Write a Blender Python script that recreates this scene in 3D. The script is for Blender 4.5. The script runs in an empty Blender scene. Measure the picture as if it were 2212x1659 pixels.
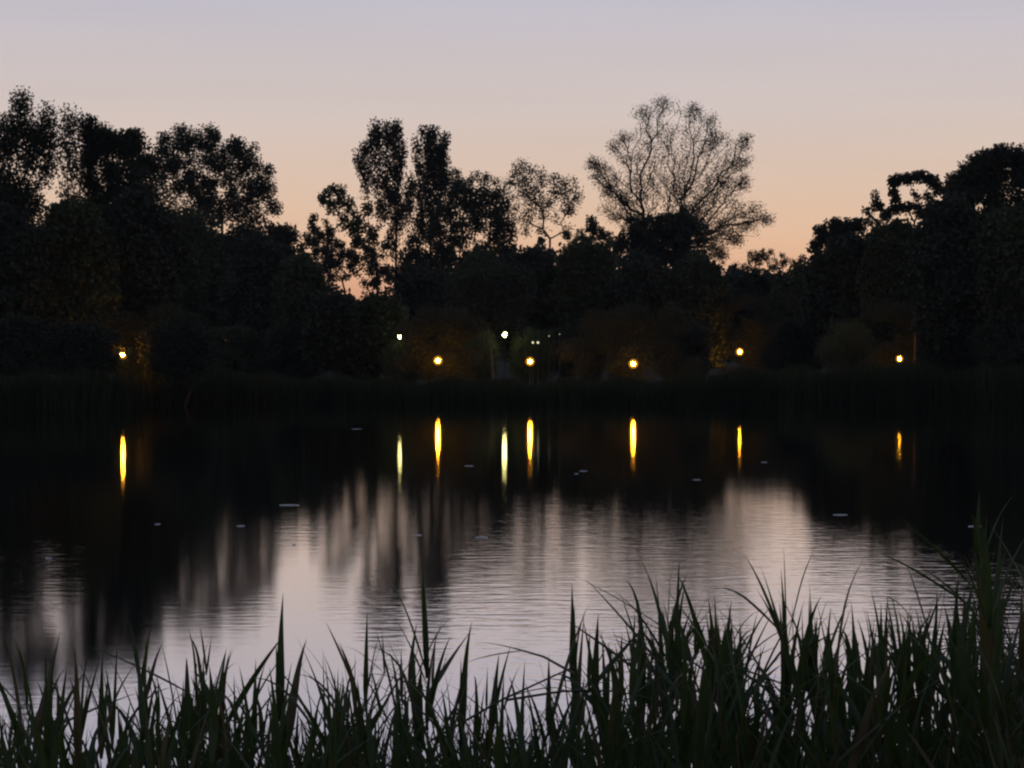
import bpy, math, random
import numpy as np

# ------------------------------------------------------------------ camera, sky, exposure
S = bpy.context.scene
COL = S.collection
CAM_Z = 3.8
FU = 4600.0            # focal length measured on a picture 2212 units wide
PITCH = math.atan(79.5 / FU)
cd = bpy.data.cameras.new("camera")
cam = bpy.data.objects.new("camera", cd)
COL.objects.link(cam)
cam.location = (0, 0, CAM_Z)
cam.rotation_euler = (math.pi / 2 - PITCH, 0, 0)
cd.sensor_width = 36.0
cd.lens = 36.0 * FU / 2212.0
cd.clip_start = 0.1
cd.clip_end = 8000
S.camera = cam

S.view_settings.view_transform = 'Standard'
S.view_settings.look = 'None'
S.view_settings.exposure = 0.0
S.view_settings.gamma = 1.0
S.view_settings.use_curve_mapping = False
S.render.engine = 'CYCLES'
S.cycles.use_denoising = True
S.cycles.max_bounces = 5
S.cycles.diffuse_bounces = 2
S.cycles.glossy_bounces = 3
S.cycles.sample_clamp_indirect = 6.0
S.cycles.caustics_reflective = False
S.cycles.caustics_refractive = False
S.cycles.filter_width = 2.3


def lin(r, g, b):
    f = lambda c: ((c / 255 + 0.055) / 1.055) ** 2.4 if c > 10.3 else c / 255 / 12.92
    return (f(r), f(g), f(b), 1.0)


W = bpy.data.worlds.new("World")
S.world = W
W.use_nodes = True
wn, wl = W.node_tree.nodes, W.node_tree.links
wn.clear()
w_out = wn.new('ShaderNodeOutputWorld')
tc = wn.new('ShaderNodeTexCoord')
sep = wn.new('ShaderNodeSeparateXYZ')
wl.new(tc.outputs['Generated'], sep.inputs[0])


def wmath(op, a, b=None, clamp=False):
    n = wn.new('ShaderNodeMath')
    n.operation = op
    n.use_clamp = clamp
    for i, v in enumerate((a, b)):
        if v is None:
            continue
        if isinstance(v, (int, float)):
            n.inputs[i].default_value = v
        else:
            wl.new(v, n.inputs[i])
    return n.outputs[0]


zc = wmath('MAXIMUM', sep.outputs[2], 0.0)
fac = wmath('POWER', zc, 0.5)
ramp = wn.new('ShaderNodeValToRGB')
wl.new(fac, ramp.inputs[0])
ramp.color_ramp.interpolation = 'EASE' if False else 'LINEAR'
stops = [(0.0, (216, 144, 110)), (0.018, (226, 162, 126)), (0.045, (231, 186, 152)), (0.065, (227, 194, 168)),
         (0.087, (221, 197, 181)), (0.109, (213, 198, 192)), (0.14, (205, 196, 199)), (0.163, (196, 193, 205)),
         (0.20, (180, 180, 201)), (0.35, (150, 160, 190)), (0.6, (122, 138, 176)), (1.0, (98, 116, 160))]
els = ramp.color_ramp.elements
while len(els) > 1:
    els.remove(els[-1])
els[0].position = 0
els[0].color = lin(*stops[0][1])
for z, c in stops[1:]:
    e = els.new(z ** 0.5)
    e.color = lin(*c)
# the glow is in the west (ahead); it dims behind the camera, raised there and overhead to lift the dark trees
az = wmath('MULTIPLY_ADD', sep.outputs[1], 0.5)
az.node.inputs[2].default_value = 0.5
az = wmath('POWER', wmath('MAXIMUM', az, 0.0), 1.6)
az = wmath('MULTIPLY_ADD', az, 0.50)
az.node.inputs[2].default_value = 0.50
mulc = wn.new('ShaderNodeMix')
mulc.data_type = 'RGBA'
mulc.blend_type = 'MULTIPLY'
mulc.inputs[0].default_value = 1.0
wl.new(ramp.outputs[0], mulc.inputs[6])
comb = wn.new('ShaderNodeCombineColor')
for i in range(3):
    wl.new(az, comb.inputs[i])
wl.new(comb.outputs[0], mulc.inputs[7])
# faint uneven haze in long level streaks
mp_ = wn.new('ShaderNodeMapping')
mp_.inputs['Scale'].default_value = (1.2, 1.2, 14.0)
wl.new(tc.outputs['Generated'], mp_.inputs[0])
nz_ = wn.new('ShaderNodeTexNoise')
nz_.inputs['Scale'].default_value = 2.2
nz_.inputs['Detail'].default_value = 3
wl.new(mp_.outputs[0], nz_.inputs['Vector'])
hz_ = wmath('MULTIPLY_ADD', nz_.outputs[0], 0.16)
hz_.node.inputs[2].default_value = 0.92
vm_ = wn.new('ShaderNodeVectorMath')
vm_.operation = 'SCALE'
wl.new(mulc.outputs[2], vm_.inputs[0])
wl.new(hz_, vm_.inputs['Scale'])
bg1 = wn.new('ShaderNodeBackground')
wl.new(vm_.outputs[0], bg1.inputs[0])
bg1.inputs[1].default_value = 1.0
sky = wn.new('ShaderNodeTexSky')
sky.sky_type = 'NISHITA'
sky.sun_disc = False
sky.sun_elevation = math.radians(-4.0)
sky.sun_rotation = math.radians(-4.0)
sky.air_density = 1.4
sky.dust_density = 2.0
bg2 = wn.new('ShaderNodeBackground')
wl.new(sky.outputs[0], bg2.inputs[0])
bg2.inputs[1].default_value = 0.05
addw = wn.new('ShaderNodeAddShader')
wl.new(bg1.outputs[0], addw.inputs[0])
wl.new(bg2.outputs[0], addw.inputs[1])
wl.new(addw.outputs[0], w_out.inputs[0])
W.cycles.sampling_method = 'MANUAL'
W.cycles.sample_map_resolution = 512

# ------------------------------------------------------------------ helpers
CP, SP = math.cos(PITCH), math.sin(PITCH)


def at(u, v, Y):
    """the point at distance Y along the view that appears at (u, v) on a 2212 x 1659 picture"""
    a = (u - 1106.0) / FU
    b = -(v - 829.5) / FU
    dy = CP + b * SP
    dz = -SP + b * CP
    t = Y / dy
    return np.array((a * t, Y, CAM_Z + dz * t))


def mesh_from(name, V, F, mat=None, smooth=False):
    """V (n,3) array, F (m,k) array of faces all with k corners, or a list of such arrays"""
    V = np.asarray(V, dtype=np.float32)
    if not isinstance(F, list):
        F = [F]
    F = [np.asarray(f, dtype=np.int32) for f in F if len(f)]
    me = bpy.data.meshes.new(name)
    me.vertices.add(len(V))
    me.vertices.foreach_set('co', V.ravel())
    loops = np.concatenate([f.ravel() for f in F])
    tot = np.concatenate([np.full(len(f), f.shape[1], dtype=np.int32) for f in F])
    start = np.concatenate(([0], np.cumsum(tot)[:-1])).astype(np.int32)
    me.loops.add(len(loops))
    me.loops.foreach_set('vertex_index', loops)
    me.polygons.add(len(tot))
    me.polygons.foreach_set('loop_start', start)
    me.polygons.foreach_set('loop_total', tot)
    if smooth:
        me.polygons.foreach_set('use_smooth', np.ones(len(tot), dtype=bool))
    me.update(calc_edges=True)
    me.validate()
    if mat:
        me.materials.append(mat)
    return me


def link(name, data, parent=None, loc=None):
    o = bpy.data.objects.new(name, data)
    COL.objects.link(o)
    if parent is not None:
        o.parent = parent
    if loc is not None:
        o.location = loc
    return o


def tag(o, label=None, cat=None, group=None, kind=None):
    if label:
        o['label'] = label
    if cat:
        o['category'] = cat
    if group:
        o['group'] = group
    if kind:
        o['kind'] = kind
    return o


class Tubes:
    """collects tapered tubes, boxes and lathes for one mesh"""

    def __init__(s):
        s.v, s.q, s.n = [], [], 0

    def add(s, V, Q):
        s.v.append(np.asarray(V, dtype=float))
        s.q.append(np.asarray(Q, dtype=int) + s.n)
        s.n += len(V)

    def seg(s, p, q, r0, r1, k=5):
        p, q = np.asarray(p, float), np.asarray(q, float)
        d = q - p
        L = np.linalg.norm(d)
        if L < 1e-6:
            return
        d /= L
        h = np.array((0, 0, 1.0)) if abs(d[2]) < 0.9 else np.array((1.0, 0, 0))
        a = np.cross(d, h)
        a /= np.linalg.norm(a)
        b = np.cross(d, a)
        t = np.arange(k) * 2 * math.pi / k
        ring = np.outer(np.cos(t), a) + np.outer(np.sin(t), b)
        V = np.vstack((p + ring * r0, q + ring * r1))
        i = np.arange(k)
        j = (i + 1) % k
        s.add(V, np.stack((i, j, j + k, i + k), 1))

    def lathe(s, c, prof, k=12):
        t = np.arange(k) * 2 * math.pi / k
        V = np.vstack([np.stack((c[0] + r * np.cos(t), c[1] + r * np.sin(t), np.full(k, c[2] + z)), 1) for r, z in prof])
        Q = []
        for m in range(len(prof) - 1):
            for i in range(k):
                j = (i + 1) % k
                Q.append((m * k + i, m * k + j, (m + 1) * k + j, (m + 1) * k + i))
        s.add(V, Q)

    def mesh(s, name, mat, smooth=True):
        return mesh_from(name, np.vstack(s.v), np.vstack(s.q), mat, smooth)


def material(name, base, rough=0.8, spec=0.3, noise=None, emit=None, trans=0.0):
    m = bpy.data.materials.new(name)
    m.use_nodes = True
    n, l = m.node_tree.nodes, m.node_tree.links
    p = n['Principled BSDF']
    p.inputs['Base Color'].default_value = (*base, 1)
    p.inputs['Roughness'].default_value = rough
    p.inputs['Specular IOR Level'].default_value = spec
    if noise:
        sc, other = noise
        t = n.new('ShaderNodeTexCoord')
        x = n.new('ShaderNodeTexNoise')
        x.inputs['Scale'].default_value = sc
        x.inputs['Detail'].default_value = 4
        l.new(t.outputs['Object'], x.inputs['Vector'])
        r = n.new('ShaderNodeValToRGB')
        r.color_ramp.elements[0].position = 0.35
        r.color_ramp.elements[0].color = (*base, 1)
        r.color_ramp.elements[1].position = 0.65
        r.color_ramp.elements[1].color = (*other, 1)
        l.new(x.outputs[0], r.inputs[0])
        l.new(r.outputs[0], p.inputs['Base Color'])
    if emit:
        p.inputs['Emission Color'].default_value = (*emit[0], 1)
        p.inputs['Emission Strength'].default_value = emit[1]
    if trans:
        tr = n.new('ShaderNodeBsdfTranslucent')
        tr.inputs[0].default_value = (base[0] * 1.6, base[1] * 1.5, base[2] * 0.8, 1)
        mx = n.new('ShaderNodeMixShader')
        mx.inputs[0].default_value = trans
        l.new(p.outputs[0], mx.inputs[1])
        l.new(tr.outputs[0], mx.inputs[2])
        l.new(mx.outputs[0], n['Material Output'].inputs[0])
    return m


M_LEAF = [material('foliage_deep', (0.030, 0.038, 0.024), 0.75, 0.2, (0.35, (0.044, 0.052, 0.030)), trans=0.15),
          material('foliage_mid', (0.046, 0.058, 0.028), 0.75, 0.2, (0.4, (0.068, 0.082, 0.036)), trans=0.2),
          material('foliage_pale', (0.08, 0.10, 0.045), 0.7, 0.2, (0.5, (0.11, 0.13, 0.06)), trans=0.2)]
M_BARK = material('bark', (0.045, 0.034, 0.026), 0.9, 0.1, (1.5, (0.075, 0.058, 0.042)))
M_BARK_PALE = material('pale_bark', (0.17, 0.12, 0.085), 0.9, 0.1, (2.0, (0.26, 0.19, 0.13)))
M_REED_LEAF = material('reed_leaf', (0.040, 0.066, 0.024), 0.6, 0.25, (4.0, (0.062, 0.090, 0.033)), trans=0.3)
M_REED_STEM = material('reed_stem', (0.060, 0.062, 0.026), 0.6, 0.25, (3.0, (0.085, 0.080, 0.036)))
M_DRY = material('dry_reed', (0.13, 0.10, 0.06), 0.7, 0.2, (5.0, (0.20, 0.16, 0.09)))
M_SHORE = material('shore_reed', (0.026, 0.034, 0.018), 0.85, 0.05, (0.4, (0.042, 0.052, 0.024)), trans=0.15)
M_METAL = material('painted_metal', (0.03, 0.032, 0.03), 0.5, 0.4, (8.0, (0.045, 0.045, 0.04)))
M_SODIUM = material('sodium_glass', (0.8, 0.7, 0.5), 0.4, 0.3, emit=((1.0, 0.40, 0.018), 560.0))
M_WHITE = material('white_lamp_glass', (0.8, 0.8, 0.75), 0.4, 0.3, emit=((1.0, 0.92, 0.32), 60.0))
M_FAINT = material('far_lamp_glass', (0.8, 0.8, 0.75), 0.4, 0.3, emit=((1.0, 0.95, 0.5), 0.9))


def halo_shell(name, col, strength, through):  # see-through emissive skin that imitates the lens halo of a lamp
    m = bpy.data.materials.new(name)
    m.use_nodes = True
    n, l = m.node_tree.nodes, m.node_tree.links
    n.clear()
    o, e, t, x = n.new('ShaderNodeOutputMaterial'), n.new('ShaderNodeEmission'), n.new('ShaderNodeBsdfTransparent'), n.new('ShaderNodeMixShader')
    e.inputs[0].default_value = (*col, 1)
    e.inputs[1].default_value = strength
    x.inputs[0].default_value = 1 - through
    l.new(t.outputs[0], x.inputs[1])
    l.new(e.outputs[0], x.inputs[2])
    l.new(x.outputs[0], o.inputs[0])
    return m


M_HALO_O = halo_shell('orange_halo_shell', (1.0, 0.36, 0.02), 1.3, 0.7)
M_HALO_W = halo_shell('white_halo_shell', (0.8, 0.9, 0.35), 0.5, 0.7)
M_FLOAT = material('floating_fleck', (0.30, 0.31, 0.28), 0.35, 0.6, (6.0, (0.42, 0.43, 0.40)))

# ------------------------------------------------------------------ the ground
rng = np.random.default_rng(11)
random.seed(11)


def sstep(a, b, x):
    t = np.clip((np.asarray(x, float) - a) / (b - a), 0, 1)
    return t * t * (3 - 2 * t)


def far_shore(x):
    return (146.0 - 19 * sstep(-20.5, -30, x) - 9 * sstep(22, 34, x)
            + 1.0 * np.sin(x * 0.21) + 0.8 * np.sin(x * 0.47 + 1.0) + 0.4 * np.sin(x * 1.3))


def near_shore(x):
    return 12.6 + 0.35 * np.sin(x * 0.9) + 0.5 * np.sin(x * 0.31 + 2)


def ground_z(x, y):
    x = np.asarray(x, float)
    y = np.asarray(y, float)
    fs, ns = far_shore(x), near_shore(x)
    far = -0.9 + 1.55 * sstep(fs - 5, fs + 6, y) + 1.6 * sstep(fs + 10, fs + 160, y)
    near = -0.9 + 1.55 * (1 - sstep(ns - 6, ns + 4, y)) + 1.5 * (1 - sstep(0.0, 7.5, y))
    side = -0.9 + 2.2 * sstep(95, 112, np.abs(x + 6))
    z = np.maximum(np.maximum(far, near), side)
    return z + 0.06 * np.sin(x * 0.8) * np.sin(y * 0.7) * (z > -0.3)


gx = np.concatenate((np.linspace(-3000, -260, 12), np.linspace(-240, -60, 46), np.linspace(-57, 57, 90), np.linspace(60, 240, 46), np.linspace(260, 3000, 12)))
gy = np.concatenate((np.linspace(-600, -30, 8), np.linspace(-25, 24, 70), np.linspace(28, 136, 28), np.linspace(138, 340, 110), np.linspace(370, 4500, 16)))
GX, GY = np.meshgrid(gx, gy)
GZ = ground_z(GX, GY)
nx, ny = len(gx), len(gy)
ii, jj = np.meshgrid(np.arange(nx - 1), np.arange(ny - 1))
a0 = (jj * nx + ii).ravel()
Mg = material('earth_and_grass', (0.030, 0.038, 0.016), 0.95, 0.05, (1.3, (0.055, 0.050, 0.028)))
ground = link('ground', mesh_from('ground', np.stack((GX.ravel(), GY.ravel(), GZ.ravel()), 1), np.stack((a0, a0 + 1, a0 + nx + 1, a0 + nx), 1), Mg, True))
tag(ground, 'dark grassy ground around the pond', kind='structure')

# water: one sheet, rippled by its normal, with calmer and rougher patches
mw = bpy.data.materials.new('pond_water')
mw.use_nodes = True
n, l = mw.node_tree.nodes, mw.node_tree.links
n.clear()
out = n.new('ShaderNodeOutputMaterial')
t = n.new('ShaderNodeTexCoord')


def wnoise(scale, detail, sx=1.0, sy=1.0, rough=0.5):
    mp = n.new('ShaderNodeMapping')
    mp.inputs['Scale'].default_value = (sx, sy, 1)
    l.new(t.outputs['Object'], mp.inputs[0])
    x = n.new('ShaderNodeTexNoise')
    x.inputs['Scale'].default_value = scale
    x.inputs['Detail'].default_value = detail
    x.inputs['Roughness'].default_value = rough
    l.new(mp.outputs[0], x.inputs['Vector'])
    return x.outputs[0]


def wm(op, a, b, c=None):
    x = n.new('ShaderNodeMath')
    x.operation = op
    for i, v in enumerate((a, b, c)):
        if v is None:
            continue
        if isinstance(v, (int, float)):
            x.inputs[i].default_value = v
        else:
            l.new(v, x.inputs[i])
    return x.outputs[0]


patch = n.new('ShaderNodeMapRange')
patch.interpolation_type = 'SMOOTHSTEP'
l.new(wnoise(0.055, 2, 1.0, 0.55), patch.inputs[0])
patch.inputs[1].default_value = 0.40
patch.inputs[2].default_value = 0.58
patch.inputs[3].default_value = 0.07
patch.inputs[4].default_value = 1.0
so = n.new('ShaderNodeSeparateXYZ')
l.new(t.outputs['Object'], so.inputs[0])
breeze = n.new('ShaderNodeMapRange')       # the breeze only roughens the water towards the near bank
breeze.interpolation_type = 'SMOOTHSTEP'
l.new(so.outputs[1], breeze.inputs[0])
breeze.inputs[1].default_value = 30.0
breeze.inputs[2].default_value = 60.0
breeze.inputs[3].default_value = 0.0092
breeze.inputs[4].default_value = 0.0020
small = wm('MULTIPLY', wnoise(2.6, 3, 0.6, 1.3), breeze.outputs[0])
small = wm('MULTIPLY', small, patch.outputs[0])
swell = wm('MULTIPLY', wnoise(0.5, 1, 0.7, 1.1), 0.0011)
hsum = wm('ADD', small, swell)
bump = n.new('ShaderNodeBump')
bump.inputs['Strength'].default_value = 1.0
bump.inputs['Distance'].default_value = 1.0
l.new(hsum, bump.inputs['Height'])
gl = n.new('ShaderNodeBsdfGlossy')
gl.inputs['Color'].default_value = (0.96, 0.92, 0.91, 1)
gl.distribution = 'BECKMANN'
gl.inputs['Roughness'].default_value = 0.073
l.new(bump.outputs[0], gl.inputs['Normal'])
df = n.new('ShaderNodeBsdfDiffuse')
df.inputs[0].default_value = (0.004, 0.006, 0.005, 1)
fr = n.new('ShaderNodeFresnel')
fr.inputs[0].default_value = 1.333
f2 = wm('POWER', fr.outputs[0], 0.20)
mx = n.new('ShaderNodeMixShader')
l.new(f2, mx.inputs[0])
l.new(df.outputs[0], mx.inputs[1])
l.new(gl.outputs[0], mx.inputs[2])
l.new(mx.outputs[0], out.inputs[0])
wx = np.linspace(-120, 110, 24)
wy = np.linspace(8, 160, 20)
WX, WY = np.meshgrid(wx, wy)
ii, jj = np.meshgrid(np.arange(23), np.arange(19))
a0 = (jj * 24 + ii).ravel()
water = link('water', mesh_from('water', np.stack((WX.ravel(), WY.ravel(), np.zeros(WX.size)), 1), np.stack((a0, a0 + 1, a0 + 25, a0 + 24), 1), mw, True))
tag(water, 'dark pond water with light ripples', kind='structure')


# ------------------------------------------------------------------ trees
def grow(root, att, bf, trunk_top=None):
    """joins the root and all the points into one branching skeleton (short total and short paths)"""
    P = [np.array(root, float)]
    par, pl = [-1], [0.0]
    if trunk_top is not None:
        tt = np.array(trunk_top, float)
        L = np.linalg.norm(tt - P[0])
        k = max(2, int(L / 1.2))
        for i in range(1, k + 1):
            f = i / k
            w = 0.10 * math.sin(f * 7 + tt[0])
            q = P[0] * (1 - f) + tt * f + np.array((w, w * 0.6, 0)) * (1 - f)
            P.append(q)
            par.append(len(P) - 2)
            pl.append(pl[-1] + L / k)
    att = np.asarray(att, float)
    N = len(att)
    best = np.full(N, 1e18)
    bpar = np.zeros(N, int)
    bd = np.zeros(N)
    lo = 0 if trunk_top is None else max(0, len(P) - 1 - int(len(P) * 0.35))
    for i in range(lo, len(P)):
        d = np.linalg.norm(att - P[i], axis=1)
        c = d + bf * (pl[i] + d)
        m = c < best
        best[m], bpar[m], bd[m] = c[m], i, d[m]
    alive = np.ones(N, bool)
    for _ in range(N):
        k = int(np.argmin(np.where(alive, best, 1e18)))
        alive[k] = False
        P.append(att[k])
        par.append(int(bpar[k]))
        pl.append(pl[bpar[k]] + bd[k])
        i = len(P) - 1
        d = np.linalg.norm(att - att[k], axis=1)
        c = d + bf * (pl[i] + d)
        m = (c < best) & alive
        best[m], bpar[m], bd[m] = c[m], i, d[m]
    return np.array(P), np.array(par)


def skeleton_mesh(P, par, r_tip, r_max, mat, name, k=4):
    n_ = len(P)
    cnt = np.zeros(n_)
    kids = np.zeros(n_, int)
    for i in range(1, n_):
        kids[par[i]] += 1
    for i in range(n_ - 1, 0, -1):
        if kids[i] == 0:
            cnt[i] = 1
        cnt[par[i]] += cnt[i]
    r = np.minimum(r_tip * np.maximum(cnt, 1) ** 0.42, r_max)
    T = Tubes()
    for i in range(1, n_):
        T.seg(P[par[i]], P[i], min(r[par[i]], r[i] * 1.35) if par[i] > 0 else r[0] * 1.3, r[i], k if r[i] < 0.08 else 7)
    return T.mesh(name, mat, True)


def leaf_mesh(C, size, mat, name, seed, aspect=0.55, up=0.0):
    g = np.random.default_rng(seed)
    n_ = len(C)
    a = g.normal(size=(n_, 3))
    a[:, 2] += up
    a /= np.linalg.norm(a, axis=1)[:, None]
    b = np.cross(a, g.normal(size=(n_, 3)))
    b /= np.linalg.norm(b, axis=1)[:, None]
    s = size * g.uniform(0.6, 1.35, n_)[:, None]
    V = np.stack((C - a * s * .5, C + b * s * aspect * .5 - a * s * .05, C + a * s * .5, C - b * s * aspect * .5 - a * s * .05), 1).reshape(-1, 3)
    F = np.arange(4 * n_).reshape(-1, 4)
    return mesh_from(name, V, F, mat)


SEED = [100]


def tree(name, label, cat, Y, base_u, blobs, leaf=0.34, per=26, spread=0.42, dens=1.0, mat=0, r_tip=0.018, r_max=0.35,
         bf=0.35, trunk_v=None, depth=0.85, shell=0.45, group=None, up=0.3, root_y=None, upstretch=1.0, bark=None, aspect=0.55,
         trunk_u=None, fill=None):
    """blobs: (u, v, half width, half height, points) ellipsoids of the crown; each point becomes a twig with a clump of leaves"""
    SEED[0] += 1
    g = np.random.default_rng(SEED[0])
    k = Y / FU
    base = at(base_u, 860, Y)
    base[2] = float(ground_z(base[0], Y)) - 0.1
    A = []
    for (u, v, ru, rv, m) in blobs:
        m = max(3, int(m * dens))
        c = at(u, v, Y)
        d = g.normal(size=(m, 3))
        d /= np.linalg.norm(d, axis=1)[:, None]
        rad = g.uniform(shell, 1.0, m) ** 0.6
        rr = np.array((ru * k, max(ru, 0.5 * rv) * k * depth, rv * k))
        off = np.array((0, g.normal() * ru * k * 0.35, 0))
        A.append(c + off + d * rad[:, None] * rr)
    if fill:
        hu, hv, m, t0 = fill
        hub = at(hu, hv, Y)
        allp = np.vstack(A)
        pick = allp[g.integers(0, len(allp), m)]
        tt = g.uniform(t0, 1.0, m)[:, None] ** 0.8
        A.append(hub * (1 - tt) + pick * tt + g.normal(size=(m, 3)) * 0.35)
    A = np.vstack(A)
    A = A[A[:, 2] > base[2] + 0.4]
    tt = None
    if trunk_v is not None:
        tt = at(base_u if trunk_u is None else trunk_u, trunk_v, Y)
    P, par = grow(base, A, bf, tt)
    root = link(name, None, None, tuple(base))
    root.empty_display_size = 0.5
    tag(root, label, cat, group)
    loc = base.copy()
    me = skeleton_mesh(P - loc, par, r_tip, r_max, bark or M_BARK, 'trunk')
    link('trunk', me, root)
    per, leaf = int(per * 2.1), leaf * 0.97
    C = np.repeat(A, per, axis=0)
    sp = np.array((spread, spread, spread * upstretch))
    C = C + np.clip(g.normal(size=C.shape), -1.7, 1.7) * sp * 0.62
    C = C[C[:, 2] > ground_z(C[:, 0], C[:, 1]) + 0.05]
    link('crown', leaf_mesh(C - loc, leaf, M_LEAF[mat], 'crown', SEED[0], aspect, up), root)
    return root


def clumps(u0, u1, v0, v1, n_, r, pts, seed, top=1.0):
    """a dome of overlapping clumps filling the box; the clump centres follow an ellipse"""
    g = np.random.default_rng(seed)
    cu, cv = (u0 + u1) / 2, (v0 + v1) / 2
    ru, rv = (u1 - u0) / 2 - r * 0.8, (v1 - v0) / 2 - r * 0.8
    B = []
    for i in range(n_):
        th = 2 * math.pi * (i + g.uniform(-0.3, 0.3)) / n_ * 1.0
        q = g.uniform(0.55, 1.0) if i % 3 else g.uniform(0.0, 0.5)
        rr = r * g.uniform(0.7, 1.3)
        B.append((cu + ru * q * math.cos(th), cv - rv * q * math.sin(th), rr, rr * g.uniform(0.75, 1.05), pts))
    return B


# --- skyline trees, left to right -------------------------------------------------
tree('feathery_tree', 'tall feathery dark tree with thin spire tips at the left edge of the skyline', 'tree', 146, 60,
     [(45, 235, 10, 30, 12), (30, 275, 24, 26, 16), (70, 285, 26, 30, 18), (98, 262, 12, 22, 10), (105, 300, 28, 26, 16), (5, 300, 26, 40, 18),
      (-20, 370, 40, 60, 24), (40, 335, 38, 36, 24), (85, 350, 34, 36, 20), (150, 268, 10, 26, 9), (145, 310, 18, 30, 10), (30, 415, 36, 40, 22),
      (75, 420, 18, 50, 10), (-10, 460, 50, 40, 24), (60, 490, 50, 36, 24), (160, 360, 18, 30, 9), (150, 420, 14, 22, 5), (-10, 420, 60, 40, 40), (50, 440, 40, 30, 30)],
     leaf=0.22, per=34, spread=0.55, mat=0, bf=0.5, trunk_v=500, upstretch=1.5, up=1.0)
tree('feathery_tree', 'feathery upright tree between the spire tree and the round lobed tree', 'tree', 150, 215,
     [(190, 275, 12, 26, 12), (205, 305, 24, 30, 20), (232, 300, 26, 22, 20), (262, 315, 28, 30, 22), (290, 308, 20, 26, 18), (318, 345, 22, 30, 18),
      (210, 360, 34, 40, 28), (265, 375, 42, 42, 34), (190, 420, 30, 40, 20), (240, 445, 60, 40, 34), (310, 410, 36, 44, 26), (300, 470, 50, 40, 30)],
     leaf=0.23, per=52, spread=0.50, mat=0, bf=0.45, trunk_v=520, up=0.8)
tree('lobed_tree', 'broad round tree with lobed top and sky showing through its right side', 'tree', 236, 480,
     [(352, 312, 18, 22, 16), (395, 300, 26, 26, 24), (398, 345, 30, 34, 24), (450, 300, 24, 24, 24), (462, 345, 28, 34, 22), (505, 318, 20, 22, 16),
      (512, 355, 28, 30, 16), (545, 338, 22, 22, 12), (565, 375, 24, 24, 12), (545, 400, 32, 26, 14), (570, 420, 24, 30, 12), (515, 420, 30, 30, 12),
      (360, 380, 28, 40, 22), (420, 410, 44, 36, 26), (450, 455, 50, 30, 22), (530, 465, 40, 22, 14), (590, 462, 14, 30, 7), (370, 450, 40, 40, 26)],
     leaf=0.30, per=34, spread=0.62, mat=0, bf=0.45, trunk_v=520, fill=(470, 480, 160, 0.3))
tree('broad_tree', 'low dense tree sloping down to the first dip of the skyline', 'tree', 215, 560,
     clumps(420, 700, 468, 760, 26, 44, 16, 3), leaf=0.36, per=52, spread=0.6, mat=0, bf=0.4)
tree('small_tree', 'small upright tree standing in the first dip of the skyline', 'tree', 225, 690,
     [(678, 485, 10, 18, 10), (700, 500, 16, 22, 14), (668, 520, 20, 20, 14), (720, 530, 20, 22, 14), (690, 560, 36, 30, 24)],
     leaf=0.28, per=30, spread=0.4, mat=0)
tree('leaning_tree', 'thin large leaved tree leaning left from the foot of the tall poplar', 'tree', 226, 822,
     [(712, 410, 11, 11, 8), (735, 412, 13, 11, 8), (705, 432, 14, 9, 7), (722, 446, 16, 8, 7), (750, 440, 18, 12, 8), (748, 470, 16, 12, 7),
      (775, 462, 20, 16, 9), (795, 450, 14, 14, 7), (780, 495, 22, 18, 8), (805, 490, 14, 22, 8), (765, 520, 16, 14, 4), (800, 530, 18, 18, 8), (812, 560, 14, 20, 6)],
     leaf=0.38, per=13, spread=0.42, mat=1, bf=0.9, trunk_v=610, r_tip=0.02, trunk_u=815, fill=(815, 590, 50, 0.35))
tree('poplar_tree', 'tallest poplar with upright clustered branches, left of the pair', 'tree', 232, 856,
     [(803, 300, 10, 28, 13), (822, 290, 9, 22, 10), (840, 296, 8, 24, 12), (856, 300, 10, 30, 16), (862, 285, 6, 14, 6), (795, 340, 13, 28, 14),
      (822, 340, 13, 30, 15), (845, 345, 14, 34, 24), (862, 360, 10, 36, 18), (775, 350, 6, 12, 4), (790, 375, 12, 22, 11), (815, 395, 16, 30, 16), (848, 400, 18, 34, 30),
      (778, 366, 7, 10, 4), (832, 440, 16, 26, 16), (856, 450, 16, 36, 26), (822, 470, 12, 18, 8), (850, 510, 14, 34, 16), (868, 480, 12, 30, 12), (783, 325, 7, 10, 6), (812, 277, 4, 9, 5), (871, 322, 5, 14, 6), (770, 345, 5, 7, 4), (885, 400, 12, 20, 8), (787, 410, 9, 12, 5), (836, 278, 4, 8, 4)],
     leaf=0.30, per=19, spread=0.42, mat=0, bf=0.8, trunk_v=460, upstretch=2.0, up=1.4, r_max=0.42)
tree('poplar_tree', 'right hand poplar of the tall pair, with a notch between it and its neighbour', 'tree', 238, 930,
     [(915, 292, 7, 10, 5), (930, 300, 10, 20, 12), (925, 330, 14, 28, 24), (942, 345, 13, 30, 26), (955, 320, 7, 22, 12), (958, 360, 9, 30, 16), (903, 345, 8, 30, 10),
      (898, 310, 5, 8, 2), (905, 385, 10, 34, 12), (930, 390, 15, 38, 34), (950, 400, 12, 32, 24), (890, 420, 9, 30, 9), (915, 440, 16, 34, 22), (942, 450, 18, 34, 28),
      (880, 460, 8, 22, 6), (905, 490, 18, 30, 18), (935, 500, 24, 34, 26), (964, 305, 4, 9, 4), (940, 287, 6, 7, 4), (968, 390, 10, 16, 8), (884, 440, 10, 20, 6)],
     leaf=0.30, per=22, spread=0.42, mat=0, bf=0.8, trunk_v=470, upstretch=1.9, up=1.4, r_max=0.4)
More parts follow.
